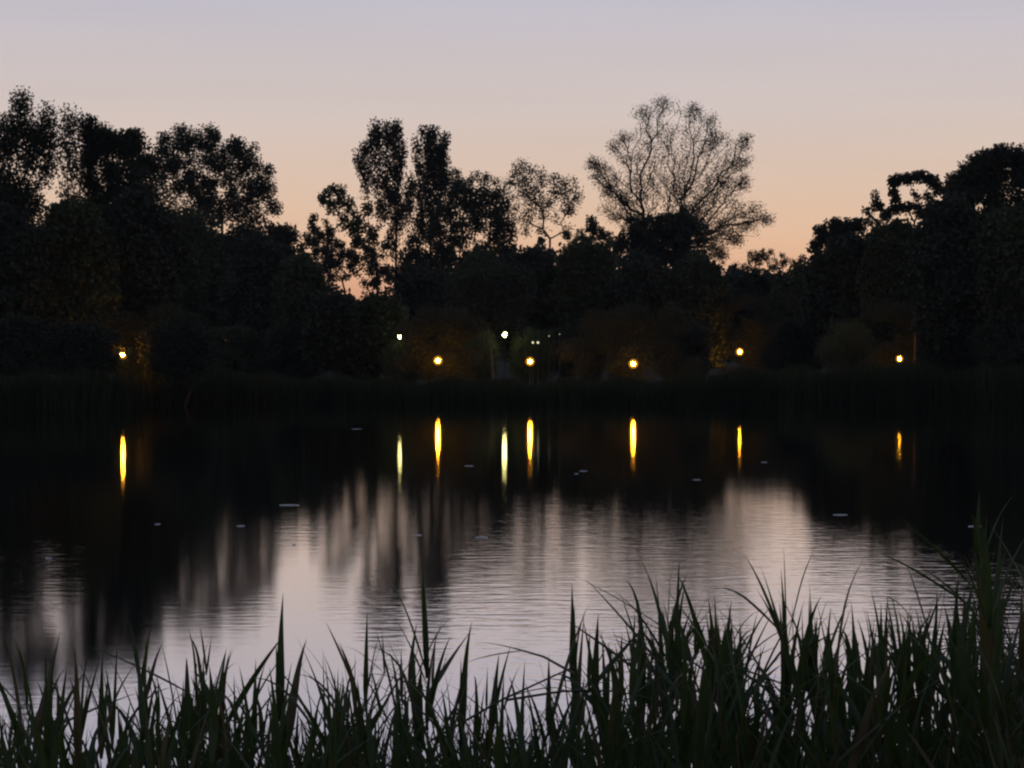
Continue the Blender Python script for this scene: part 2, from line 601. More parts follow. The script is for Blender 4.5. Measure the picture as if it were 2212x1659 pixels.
tree('arching_tree', 'spreading tree with fine arching twigs just right of the poplars', 'tree', 246, 1000,
     [(985, 378, 16, 12, 10), (975, 398, 20, 14, 12), (1012, 392, 20, 14, 10), (985, 425, 28, 22, 18), (1025, 430, 30, 26, 18)],
     leaf=0.27, per=14, spread=0.4, mat=0, bf=0.6, trunk_v=470)
tree('dark_tree', 'dense dark tree whose rounded crown stands right of the poplars', 'tree', 226, 1020,
     [(990, 420, 26, 24, 18), (1030, 432, 30, 24, 20), (1068, 440, 28, 22, 18), (1000, 470, 40, 34, 26), (1060, 480, 42, 32, 28), (1085, 505, 24, 26, 18),
      (960, 480, 26, 50, 24), (920, 530, 40, 30, 24), (1000, 540, 60, 40, 34), (1070, 550, 50, 40, 30), (940, 590, 60, 40, 30), (890, 570, 30, 40, 20)],
     leaf=0.33, per=30, spread=0.62, mat=0, bf=0.4, trunk_v=600)
tree('slender_tree', 'thin leafy tree peering over the dark tree right of the poplars', 'tree', 250, 1060,
     [(1028, 385, 20, 13, 12), (1056, 388, 20, 12, 12), (1078, 402, 18, 18, 10), (1040, 415, 26, 18, 12), (1075, 440, 22, 24, 12), (1092, 470, 20, 26, 12)],
     leaf=0.27, per=12, spread=0.42, mat=0, bf=0.5, trunk_v=470)
tree('umbrella_tree', 'thin crowned tree on a forked trunk with sky beneath its crown', 'tree', 240, 1188,
     [(1126, 362, 16, 13, 12), (1120, 390, 26, 18, 14), (1160, 372, 18, 14, 10), (1105, 410, 20, 18, 9), (1150, 405, 26, 20, 14), (1195, 392, 22, 15, 13),
      (1228, 398, 22, 18, 14), (1240, 425, 14, 18, 9), (1205, 425, 26, 18, 13), (1170, 440, 26, 18, 11), (1128, 440, 24, 22, 10), (1225, 455, 18, 12, 6),
      (1185, 465, 26, 14, 8), (1140, 475, 22, 18, 8), (1120, 500, 22, 14, 8), (1095, 440, 18, 20, 10), (1100, 478, 16, 18, 8), (1165, 500, 20, 12, 5), (1218, 490, 16, 14, 5), (1232, 445, 16, 14, 8)],
     leaf=0.26, per=13, spread=0.5, mat=0, bf=0.7, trunk_v=516, r_tip=0.018, fill=(1170, 450, 60, 0.2))
tree('sapling', 'slim sapling with a pointed top left of the great bare looking tree', 'tree', 222, 1275,
     [(1278, 482, 9, 18, 10), (1272, 505, 16, 18, 12), (1298, 505, 12, 12, 8), (1240, 505, 22, 12, 10), (1310, 515, 16, 12, 8), (1250, 530, 40, 18, 20), (1310, 540, 30, 18, 14)],
     leaf=0.28, per=24, spread=0.36, mat=0)
# the great vase shaped tree
big = []
gb = np.random.default_rng(5)
for (tu, tv, w) in [(1390, 245, 14), (1425, 232, 15), (1465, 232, 16), (1500, 240, 15), (1530, 262, 13), (1405, 285, 20), (1450, 290, 24), (1500, 295, 22), (1545, 300, 16),
                    (1570, 310, 14), (1600, 318, 12), (1612, 300, 8), (1350, 300, 11), (1325, 320, 9), (1360, 335, 18), (1395, 345, 24), (1440, 350, 24), (1490, 352, 26),
                    (1540, 350, 22), (1590, 352, 15), (1612, 350, 8), (1300, 360, 13), (1278, 352, 9), (1290, 385, 9), (1325, 385, 16), (1370, 395, 20), (1415, 400, 20),
                    (1465, 405, 22), (1520, 400, 22), (1570, 400, 20), (1605, 395, 12), (1312, 412, 12), (1345, 425, 12), (1540, 440, 22), (1590, 450, 20), (1630, 455, 14),
                    (1655, 472, 10), (1615, 485, 14), (1570, 490, 20), (1535, 500, 20), (1590, 515, 12), (1545, 535, 14), (1560, 550, 9), (1310, 455, 12), (1335, 470, 14), (1500, 450, 18)]:
    big.append((tu, tv, w * 1.5, w * 1.3, int(gb.integers(10, 46))))
tree('vase_shaped_tree', 'great spreading tree with thin foliage and many fanned limbs seen against the sky', 'tree', 258, 1425,
     big, leaf=0.20, per=7, fill=(1425, 520, 1700, 0.35), spread=0.60, mat=0, bf=1.3, trunk_v=540, r_tip=0.020, r_max=0.30, depth=0.9, shell=0.1, up=0.5)
tree('round_tree', 'dark round crowned tree in front of the great spreading tree', 'tree', 232, 1430,
     clumps(1322, 1470, 450, 600, 16, 24, 11, 21) + clumps(1400, 1530, 434, 600, 17, 25, 12, 22) + [(1425, 500, 60, 40, 26), (1470, 480, 40, 34, 14), (1350, 530, 26, 30, 8)],
     leaf=0.32, per=36, spread=0.42, mat=0, bf=0.4, trunk_v=600)
tree('domed_tree', 'small domed tree in the orange notch right of the great tree', 'tree', 262, 1652,
     [(1630, 555, 20, 13, 14), (1655, 550, 22, 13, 14), (1685, 562, 18, 13, 12), (1650, 575, 40, 14, 20), (1720, 570, 24, 10, 12), (1600, 575, 24, 12, 12), (1735, 562, 8, 8, 4)],
     leaf=0.26, per=18, spread=0.34, mat=0)
tree('ragged_tree', 'ragged topped tree at the foot of the right hand slope of trees', 'tree', 182, 1810,
     [(1775, 500, 12, 14, 10), (1798, 488, 14, 14, 12), (1825, 490, 18, 14, 14), (1852, 488, 12, 14, 9), (1765, 530, 12, 16, 8), (1800, 525, 26, 18, 18), (1845, 530, 30, 26, 24),
      (1770, 560, 16, 10, 7), (1820, 570, 60, 24, 30)],
     leaf=0.32, per=26, spread=0.38, mat=0, bf=0.5, up=0.8)
tree('small_pine', 'narrow stepped tree peeking above the slope of trees on the right', 'pine', 176, 1893,
     [(1893, 428, 5, 12, 5), (1893, 448, 12, 8, 7), (1878, 460, 10, 8, 4), (1908, 466, 12, 7, 5), (1885, 478, 18, 10, 6)],
     leaf=0.30, per=16, spread=0.3, mat=0, trunk_v=500)
tree('hollow_crowned_tree', 'umbrella shaped tree with sky showing through the hollow of its crown', 'tree', 166, 1975,
     [(1935, 392, 12, 8, 9), (1960, 385, 18, 8, 14), (1990, 382, 18, 9, 14), (2015, 392, 12, 10, 9), (2030, 412, 10, 12, 7), (1928, 410, 6, 14, 5), (1940, 425, 10, 10, 4),
      (1975, 430, 10, 18, 3), (2005, 425, 10, 18, 4), (1935, 450, 14, 10, 8), (1965, 450, 22, 8, 8), (2000, 455, 22, 12, 10), (1915, 462, 10, 8, 4)],
     leaf=0.28, per=22, spread=0.3, mat=0, bf=0.6, trunk_v=480)
tree('great_domed_tree', 'tall domed tree rising at the right edge of the skyline', 'tree', 156, 2160,
     [(2100, 368, 22, 20, 18), (2130, 348, 22, 18, 20), (2160, 338, 22, 16, 20), (2195, 342, 20, 18, 16), (2225, 360, 24, 30, 18), (2070, 400, 22, 20, 16), (2110, 400, 30, 30, 26),
      (2155, 385, 30, 26, 22), (2200, 385, 20, 24, 12), (2060, 430, 40, 26, 26), (2110, 450, 44, 34, 34), (2170, 440, 34, 34, 20), (2215, 450, 30, 40, 16), (2180, 490, 50, 34, 28)],
     leaf=0.26, per=50, spread=0.5, mat=0, bf=0.4, trunk_v=540)

# --- dense trees of the nearer wood, each a tree of its own ------------------------
dense = [  # u0, u1, vtop, vbot, Y, label
    (-90, 110, 445, 790, 141, 'dark tree filling the left edge below the spire tree'),
    (60, 260, 430, 780, 143, 'dark round tree below the gap in the feathery trees'),
    (200, 400, 408, 780, 147, 'tall dark tree below the notch beside the round lobed tree'),
    (340, 500, 455, 780, 206, 'dark tree below the round lobed tree'),
    (480, 650, 500, 790, 198, 'dark tree sloping down towards the first dip'),
    (610, 700, 545, 790, 176, 'low dark tree below the small upright tree'),
    (660, 790, 632, 800, 166, 'low bush like tree below the pink gap in the leaves'),
    (750, 880, 628, 800, 168, 'low dark tree at the foot of the leaning tree'),
    (830, 980, 560, 790, 212, 'dark tree at the foot of the two poplars'),
    (960, 1110, 540, 790, 190, 'dark tree below the thin leafy tree'),
    (1080, 1220, 518, 790, 192, 'dark tree beneath the forked trunk'),
    (1190, 1340, 515, 790, 190, 'dark tree left of the round crowned tree'),
    (1310, 1450, 540, 790, 186, 'dark tree under the left half of the round crowned tree'),
    (1420, 1580, 545, 790, 188, 'dark tree under the right half of the round crowned tree'),
    (1540, 1690, 580, 790, 200, 'low dark tree under the orange notch'),
    (1650, 1800, 575, 790, 196, 'low dark tree right of the orange notch'),
    (1740, 1900, 505, 790, 176, 'dark tree on the lower step of the right hand slope'),
    (1850, 2010, 456, 780, 174, 'dark tree under the hollow crowned tree'),
    (1960, 2140, 418, 780, 150, 'dark tree left of the great domed tree'),
    (2080, 2300, 430, 780, 148, 'dark tree below the great domed tree at the right edge')]
for i, (u0, u1, v0, v1, Y, lab) in enumerate(dense):
    area = (u1 - u0) * (v1 - v0) / 45000.0
    B = clumps(u0, u1, v0, v1, int(20 + 14 * area), 34, 15, 50 + i)
    B.append(((u0 + u1) / 2, (v0 + v1) / 2, (u1 - u0) * 0.40, (v1 - v0) * 0.42, int(190 * area)))
    tree('broadleaf_tree', lab, 'tree', Y, (u0 + u1) / 2, B, leaf=0.40, per=34, spread=0.62, mat=i % 2, bf=0.4, trunk_v=v1 - 40)

# the thin screen of leaves over the pink gap
tree('thin_leaved_tree', 'thin leaved low tree with pink sky glowing through it', 'tree', 214, 745,
     [(700, 590, 20, 22, 14), (715, 560, 22, 24, 18), (745, 565, 26, 18, 18), (780, 580, 28, 16, 14), (815, 590, 18, 22, 14), (730, 600, 26, 10, 10), (800, 612, 26, 8, 9), (700, 620, 24, 14, 10), (825, 610, 20, 14, 10),
      (765, 550, 36, 10, 18), (835, 560, 14, 40, 16)],
     leaf=0.30, per=16, spread=0.36, mat=0, trunk_v=630)

# --- shrubs along the far bank ------------------------------------------------------
shr = [(-40, 130, 690, 136, 0, 'wide dark shrub on the far bank at the left edge'), (110, 250, 700, 137, 0, 'shrub on the far bank just left of the half hidden lamp'),
       (235, 330, 715, 142.5, 1, 'shrub behind the half hidden lamp on the left'), (310, 470, 690, 138, 0, 'broad shrub right of the half hidden lamp'),
       (440, 600, 710, 178, 1, 'shrub on the far bank under the first dip of the skyline'), (570, 730, 700, 174, 0, 'shrub on the far bank below the small upright tree'),
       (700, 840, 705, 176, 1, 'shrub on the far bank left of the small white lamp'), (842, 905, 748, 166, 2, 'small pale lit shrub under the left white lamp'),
       (890, 1010, 700, 161, 1, 'shrub glowing orange behind the first of the three orange lamps, standing in for its halo'), (1015, 1062, 732, 178, 2, 'narrow pale lit shrub left of the bright white lamp'),
       (1105, 1200, 728, 178.5, 2, 'round pale green lit shrub right of the bright white lamp'), (1190, 1310, 705, 178, 0, 'dark shrub between the second and third orange lamps'),
       (1290, 1440, 700, 160, 1, 'shrub glowing orange behind the third of the three orange lamps, standing in for its halo'), (1420, 1540, 690, 178, 0, 'dark shrub left of the high orange lamp'),
       (1530, 1670, 680, 187.5, 1, 'shrub glowing orange behind the high orange lamp, standing in for its halo'), (1650, 1800, 690, 178, 0, 'dark shrub right of the high orange lamp'),
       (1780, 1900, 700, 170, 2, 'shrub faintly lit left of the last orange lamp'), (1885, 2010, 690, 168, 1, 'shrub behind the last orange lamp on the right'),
       (1990, 2120, 680, 150, 0, 'dark shrub right of the last orange lamp'), (2100, 2290, 670, 146, 0, 'wide dark shrub on the far bank at the right edge')]
for i, (u0, u1, v0, Y, m, lab) in enumerate(shr):
    v1 = 835
    area = (u1 - u0) * (v1 - v0) / 18000.0
    if 'glowing' in lab or 'behind the' in lab:  # set close behind the lamps so their lit leaves imitate lens glow
        m = 0
        gq = np.random.default_rng(400 + i)
        B = [((u0 + u1) / 2 + gq.normal() * (u1 - u0) * 0.42, gq.uniform(v0 - 30, 815), gq.uniform(12, 30), gq.uniform(10, 24), 11) for _ in range(26)]
    else:
        B = clumps(u0 - 12, u1 + 12, v0 - 15, v1, int(14 + 8 * area), 24, 13, 90 + i)
    B.append(((u0 + u1) / 2, (v0 + v1) / 2 + 16, (u1 - u0) * 0.45, (v1 - v0) * 0.36, int(36 * area)))
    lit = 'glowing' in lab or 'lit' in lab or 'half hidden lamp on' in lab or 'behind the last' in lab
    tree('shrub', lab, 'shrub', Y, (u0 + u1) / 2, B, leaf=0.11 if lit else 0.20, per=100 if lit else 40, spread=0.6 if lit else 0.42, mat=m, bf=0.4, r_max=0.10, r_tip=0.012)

# the far-off wood behind everything
N = 75000
u = rng.uniform(-260, 2480, N)
Yw = rng.uniform(285, 330, N)
topv = np.interp(u, [-260, 380, 600, 660, 690, 720, 850, 880, 1100, 1500, 1540, 1600, 1740, 1800, 1900, 2500], [490, 490, 525, 545, 605, 660, 660, 550, 540, 550, 585, 597, 597, 545, 495, 470]) + 12 * np.sin(u * 0.09) + 8 * np.sin(u * 0.031) + 7 * np.sin(u * 0.23)
kw = Yw / FU
zt = CAM_Z - (topv - 750) * kw
gzw = ground_z((u - 1106) * kw, Yw)
zz = gzw + (zt - gzw) * rng.uniform(0, 1, N) ** 0.9
wood = link('far_wood', leaf_mesh(np.stack(((u - 1106) * kw, Yw, zz), 1), 0.9, M_LEAF[0], 'far_wood', 77))
tag(wood, 'far off dark wood closing the view behind the nearer trees', 'wood', kind='stuff')

# pale leaning trunk lit by the white lamp
g_ = np.random.default_rng(3)
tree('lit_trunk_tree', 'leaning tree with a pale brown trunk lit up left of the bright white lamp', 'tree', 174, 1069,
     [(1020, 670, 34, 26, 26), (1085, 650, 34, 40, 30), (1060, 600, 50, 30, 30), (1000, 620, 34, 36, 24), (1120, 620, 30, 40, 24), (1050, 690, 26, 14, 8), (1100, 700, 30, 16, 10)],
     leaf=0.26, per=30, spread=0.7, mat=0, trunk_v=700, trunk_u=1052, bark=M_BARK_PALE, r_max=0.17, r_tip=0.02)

# ------------------------------------------------------------------ reeds and grass on the far bank (one uncountable mass)
tops_u = [-200, 0, 150, 300, 420, 520, 620, 700, 850, 1000, 1200, 1400, 1600, 1800, 1900, 1990, 2212, 2500]
tops_v = [802, 802, 800, 798, 792, 794, 802, 810, 812, 816, 815, 812, 788, 788, 779, 779, 782, 782]
N = 36000
u = rng.uniform(-200, 2420, N)
dy = rng.uniform(-1.0, 7.0, N)
x0 = (u - 1106) / FU * 143
Y = far_shore(x0) + dy
k = Y / FU
x = (u - 1106) * k
vt = np.interp(u, tops_u, tops_v) + 5 * np.sin(u * 0.05) + 3 * np.sin(u * 0.021 + 2)
ztop = CAM_Z - (vt - 750) * k
gz = ground_z(x, Y)
hgt = (ztop - gz) * rng.uniform(0.55, 1.0, N) * (1 + 0.10 * np.sin(u * 0.037) * np.sin(u * 0.011 + 1))
lean = rng.normal(0, 0.10, (N, 2))
wd = rng.uniform(0.02, 0.045, N)
b0 = np.stack((x, Y, np.maximum(gz, -0.4) - 0.05), 1)
tp = b0 + np.stack((lean[:, 0] * hgt, lean[:, 1] * hgt, hgt), 1)
mid = b0 * 0.45 + tp * 0.55 + np.stack((-lean[:, 0] * hgt * 0.15, np.zeros(N), np.zeros(N)), 1)
th = rng.uniform(0, math.pi, N)
ax = np.stack((np.cos(th), np.sin(th), np.zeros(N)), 1) * wd[:, None]
V = np.stack((b0 - ax, b0 + ax, mid + ax, mid - ax, tp), 1).reshape(-1, 3)
i5 = np.arange(N) * 5
shore_reeds = link('shore_reeds', mesh_from('shore_reeds', V, [np.stack((i5, i5 + 1, i5 + 2, i5 + 3), 1), np.stack((i5 + 3, i5 + 2, i5 + 4), 1)], M_SHORE))
tag(shore_reeds, 'dark band of reeds growing along the far shore of the pond', 'reeds', kind='stuff')

# ------------------------------------------------------------------ lamps
def lamp(name, label, u_, v_, Y_, mat, r, cap, group, glass_scale=1.0):
    p = at(u_, v_, Y_)
    base = np.array((p[0], Y_, float(ground_z(p[0], Y_)) - 0.05))
    root = link(name, None, None, tuple(base))
    tag(root, label, 'lamp', group)
    h = p[2] - base[2]
    T = Tubes()
    T.lathe((0, 0, 0), [(0.13, 0), (0.13, 0.25), (0.08, 0.32), (0.055, 0.5), (0.04, h - r - 0.08), (0.07, h - r - 0.03), (0.07, h - r + 0.02), (0.0, h - r + 0.03)], 10)
    link('post', T.mesh('post', M_METAL), root)
    T = Tubes()
    if cap == 'globe':
        prof = [(max(0.001, r * 0.8 * math.sin(a)), h - r * 0.8 * math.cos(a)) for a in np.linspace(0.0, math.pi, 9)]
    else:
        prof = [(0.001, h - r), (r * 0.5, h - r), (r, h + r * 0.75), (r * 0.6, h + r), (0.001, h + r)]
    T.lathe((0, 0, 0), prof, 12)
    if mat is M_FAINT:
        link('glow_shell', T.mesh('glow_shell', mat), root)
        return root
    link('bulb', T.mesh('bulb', mat), root)
    ro = r * 2.0 if cap == 'globe' else r * 1.5  # glowing shell added around the bulb in place of a lens halo
    T = Tubes()
    T.lathe((0, 0, 0), [(max(0.001, ro * math.sin(a)), h - ro * math.cos(a)) for a in np.linspace(0.0, math.pi, 13)], 16)
    link('glow_shell', T.mesh('glow_shell', M_HALO_O if cap == 'globe' else M_HALO_W), root)
    r = ro
    T = Tubes()
    T.lathe((0, 0, 0), [(0.001, h + r * 1.02), (r * 0.45, h + r * 0.98), (r * 0.4, h + r * 1.08), (r * 0.15, h + r * 1.2), (0.001, h + r * 1.25)], 12)
    link('cap', T.mesh('cap', M_METAL), root)
    return root


GS = 'orange lamps along the far bank'
lamp('street_lamp', 'orange lamp half hidden by leaves on the far bank at the left', 265, 766, 138.5, M_SODIUM, 0.15, 'globe', GS)
lamp('street_lamp', 'orange glowing lamp on the far bank below and right of the small white lamp', 946, 779, 158, M_SODIUM, 0.17, 'globe', GS)
lamp('street_lamp', 'orange glowing lamp on the far bank in front of the round lit shrub', 1145, 781, 157, M_SODIUM, 0.165, 'globe', GS)
lamp('street_lamp', 'lowest orange lamp, with the longest bright streak on the water beneath it', 1368, 786, 156, M_SODIUM, 0.17, 'globe', GS)
lamp('street_lamp', 'orange lamp set higher than the others, left of the last one', 1598, 760, 184, M_SODIUM, 0.17, 'globe', GS)
lamp('street_lamp', 'smaller last orange lamp on the right of the far bank', 1943, 775, 164, M_SODIUM, 0.14, 'globe', GS)
GW = 'white park lamps behind the orange ones'
lamp('park_lamp', 'small white lamp high on the left among the trees', 863, 728, 164, M_WHITE, 0.13, 'lantern', GW)
lamp('park_lamp', 'bright white tapering lamp between two orange lamps', 1090, 723, 176, M_WHITE, 0.19, 'lantern', GW)
GF = 'faint distant lights right of the bright white lamp'
for (u_, v_, r_, lab) in [(1151, 740, 0.11, 'left one of two faint lights close together above the lit shrub'), (1162, 740, 0.12, 'right one of two faint lights close together above the lit shrub'),
                          (1186, 726, 0.05, 'tiny faint light up and right of the close pair of lights'), (1209, 722, 0.04, 'tiniest faint light farthest right among the trees')]:
    lamp('distant_lamp', lab, u_, v_, 171, M_FAINT, r_, 'globe', GF)
# leafy spray hiding part of the left lamp
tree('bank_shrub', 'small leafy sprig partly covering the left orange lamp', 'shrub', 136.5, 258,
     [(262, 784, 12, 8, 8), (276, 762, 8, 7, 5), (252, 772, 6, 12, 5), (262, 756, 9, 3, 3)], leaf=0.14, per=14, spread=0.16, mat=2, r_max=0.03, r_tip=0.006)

# ------------------------------------------------------------------ small pale floating flecks on the water
fl = [(625, 1092, 40, 'longest pale floating fleck, alone left of the reflected glow'), (1815, 1113, 28, 'bright pale floating fleck right of the pink reflection'),
      (1505, 1037, 18, 'pale floating fleck between the third orange streak and the faint one'), (1651, 999, 14, 'small floating fleck right of the faint thin streak'),
      (1013, 1007, 22, 'floating fleck between the first orange streak and the white one'), (1260, 1018, 16, 'floating fleck left of the third orange streak, upper of two'),
      (1245, 1024, 10, 'floating fleck left of the third orange streak, lower of two'), (2105, 1138, 30, 'faint floating fleck on the dark water at the right'),
      (900, 1157, 20, 'floating fleck on the dark reflection of the poplars, left one'), (1040, 1162, 30, 'floating fleck on the dark reflection of the poplars, right one'),
      (340, 1133, 14, 'small floating fleck below the left orange streak'), (520, 1137, 16, 'small floating fleck right of and below the left orange streak'),
      (105, 1207, 16, 'floating fleck on dark water near the left edge'), (770, 927, 22, 'floating fleck near the far shore left of the white streak'),
      (635, 1178, 12, 'tiny floating fleck beside the start of the bright reflection')]
for (u_, v_, w_, lab) in fl:
    d = CAM_Z * FU / (v_ - 750.0)
    c = at(u_, v_, d)
    rx = w_ / 2 / FU * d
    g = np.random.default_rng(int(u_))
    T = Tubes()
    kk = 14
    tt_ = np.arange(kk) * 2 * math.pi / kk
    wob = 1 + 0.14 * np.sin(2 * tt_ + g.uniform(0, 6)) + 0.08 * np.sin(5 * tt_)
    ring = lambda s, z: np.stack((rx * s * np.cos(tt_) * wob, rx * 0.8 * s * np.sin(tt_) * wob, np.full(kk, z)), 1)
    V = np.vstack((ring(1.0, -0.004), ring(1.0, 0.010), ring(0.45, 0.016), [[0, 0, 0.012]]))
    Q = [(i, (i + 1) % kk, kk + (i + 1) % kk, kk + i) for i in range(kk)] + [(kk + i, kk + (i + 1) % kk, 2 * kk + (i + 1) % kk, 2 * kk + i) for i in range(kk)]
    Tr = [(2 * kk + i, 2 * kk + (i + 1) % kk, 3 * kk) for i in range(kk)]
    o = link('floating_fleck', mesh_from('floating_fleck', V, [np.array(Q), np.array(Tr)], M_FLOAT, True), None, (c[0], d, 0.0))
    tag(o, lab, 'leaf', 'pale flecks floating on the pond')

# ------------------------------------------------------------------ near reeds
def blade(L, w, bend, twist, droop, seg=9):
    """one folded lance shaped leaf growing up z, bending towards +x"""
    V, Q = [], []
    for i in range(seg + 1):
        f = i / seg
        ang = bend * f + droop * max(0, f - 0.55) ** 1.5 * 4
        if i == 0:
            px = pz = 0.0
        else:
            px += L / seg * math.sin(ang)
            pz += L / seg * math.cos(ang)
        ww = w * (0.35 + 2.6 * f) if f < 0.25 else w * (1 - ((f - 0.25) / 0.75) ** 1.25)
        ww = max(ww, 0.0004) * 0.5
        tw = twist * f
        cx_, sy_ = math.sin(tw) * ww, math.cos(tw) * ww
        V += [(px - cx_, -sy_, pz), (px - ww * 0.35 * math.cos(ang), 0, pz + ww * 0.35 * math.sin(ang)), (px + cx_, sy_, pz)]
        if i:
            b_ = 3 * i
            Q += [(b_ - 3, b_ - 2, b_ + 1, b_), (b_ - 2, b_ - 1, b_ + 2, b_ + 1)]
    return mesh_from('leaf', np.array(V), np.array(Q), M_REED_LEAF, True)


M_BROWN = material('reed_leaf_fading', (0.085, 0.070, 0.034), 0.65, 0.2, (4.0, (0.12, 0.10, 0.05)), trans=0.25)
BL = []
for i in range(14):
    BL.append(blade(1.0, random.uniform(0.050, 0.090), random.uniform(0.02, 0.35), random.uniform(-0.9, 0.9), [0, 0.15, 0, 0.3, 0, 0.8, 0.1][i % 7]))
STRAIGHT = [blade(1.0, 0.070, 0.03, 0.3, 0), blade(1.0, 0.056, -0.04, -0.5, 0), blade(1.0, 0.080, 0.06, 0.7, 0)]
STEMS = []
for i in range(5):
    T = Tubes()
    p = np.zeros(3)
    lx, ly = random.uniform(-0.02, 0.02), random.uniform(-0.02, 0.02)
    for j in range(8):
        q = p + np.array((lx * (j + 1) * 0.25, ly * (j + 1) * 0.25, 1.0 / 8))
        r0, r1 = 1 - 0.07 * j, 1 - 0.07 * (j + 1)
        T.seg(p, q, r0 * 0.0048, r1 * 0.0048, 6)
        T.seg(q - (0, 0, 0.004), q + (0, 0, 0.004), r1 * 0.0060, r1 * 0.0060, 6)
        p = q
    STEMS.append((T.mesh('stem', M_REED_STEM), p))


def reed(u_, v_, Y_, label, group, leaves=None, lean=None, n_leaf=None, scale=1.0):
    """a reed whose topmost leaf tip shows at (u_, v_)"""
    tip = at(u_, v_, Y_)
    topl = random.uniform(0.26, 0.40) * scale
    lean = random.gauss(-0.05, 0.05) if lean is None else lean
    zt = tip[2] - topl * 0.95
    gx_ = tip[0] - lean * 2.0
    gz_ = max(float(ground_z(gx_, Y_)), -0.6)
    H = zt - gz_
    root = link('reed', None, None, (gx_, Y_, gz_ - 0.03))
    tag(root, label, 'reed', group)
    me, ptop = random.choice(STEMS)
    st = link('stem', me, root)
    st.scale = (1.3 * scale, 1.3 * scale, H)
    ang = math.atan2(tip[0] - gx_, H)
    st.rotation_euler = (0, ang, 0)
    Lst = H / math.cos(ang)
    st.scale[2] = Lst
    dirx = math.sin(ang)

    def put(hh, az_, tilt, Lf, m=None):
        o = link('leaf', m or random.choice(BL), root)
        xx = dirx * hh + ptop[0] * 1.3 * (hh / Lst) ** 2
        yy = ptop[1] * 1.3 * (hh / Lst) ** 2
        o.location = (xx, yy, hh * math.cos(ang))
        o.rotation_euler = (0, tilt, az_)
        o.scale = (Lf, Lf * random.uniform(0.85, 1.15), Lf)
        return o
    put(Lst * 0.985, random.uniform(0, 6.28), random.uniform(0.0, 0.08), topl, random.choice(STRAIGHT) if leaves else None)
    if leaves:
        for (dh, side, tilt, Lf) in leaves:      # distance below the top, +1 right / -1 left, tilt degrees, length
            az_ = (0 if side > 0 else math.pi) + random.uniform(-0.35, 0.35)
            put(Lst - dh, az_, math.radians(tilt), Lf)
    hh = Lst - 0.03
    side = random.uniform(0, 6.28)
    for i in range(n_leaf or random.randint(6, 8)):
        side += math.pi + random.gauss(0, 0.5)
        tilt = abs(random.gauss(0.22, 0.17)) + 0.03 * i
        if random.random() < 0.16:
            tilt = random.uniform(0.6, 1.1)
        put(hh, side, tilt, random.uniform(0.28, 0.50) * scale)
        hh -= random.uniform(0.05, 0.13)
    return root


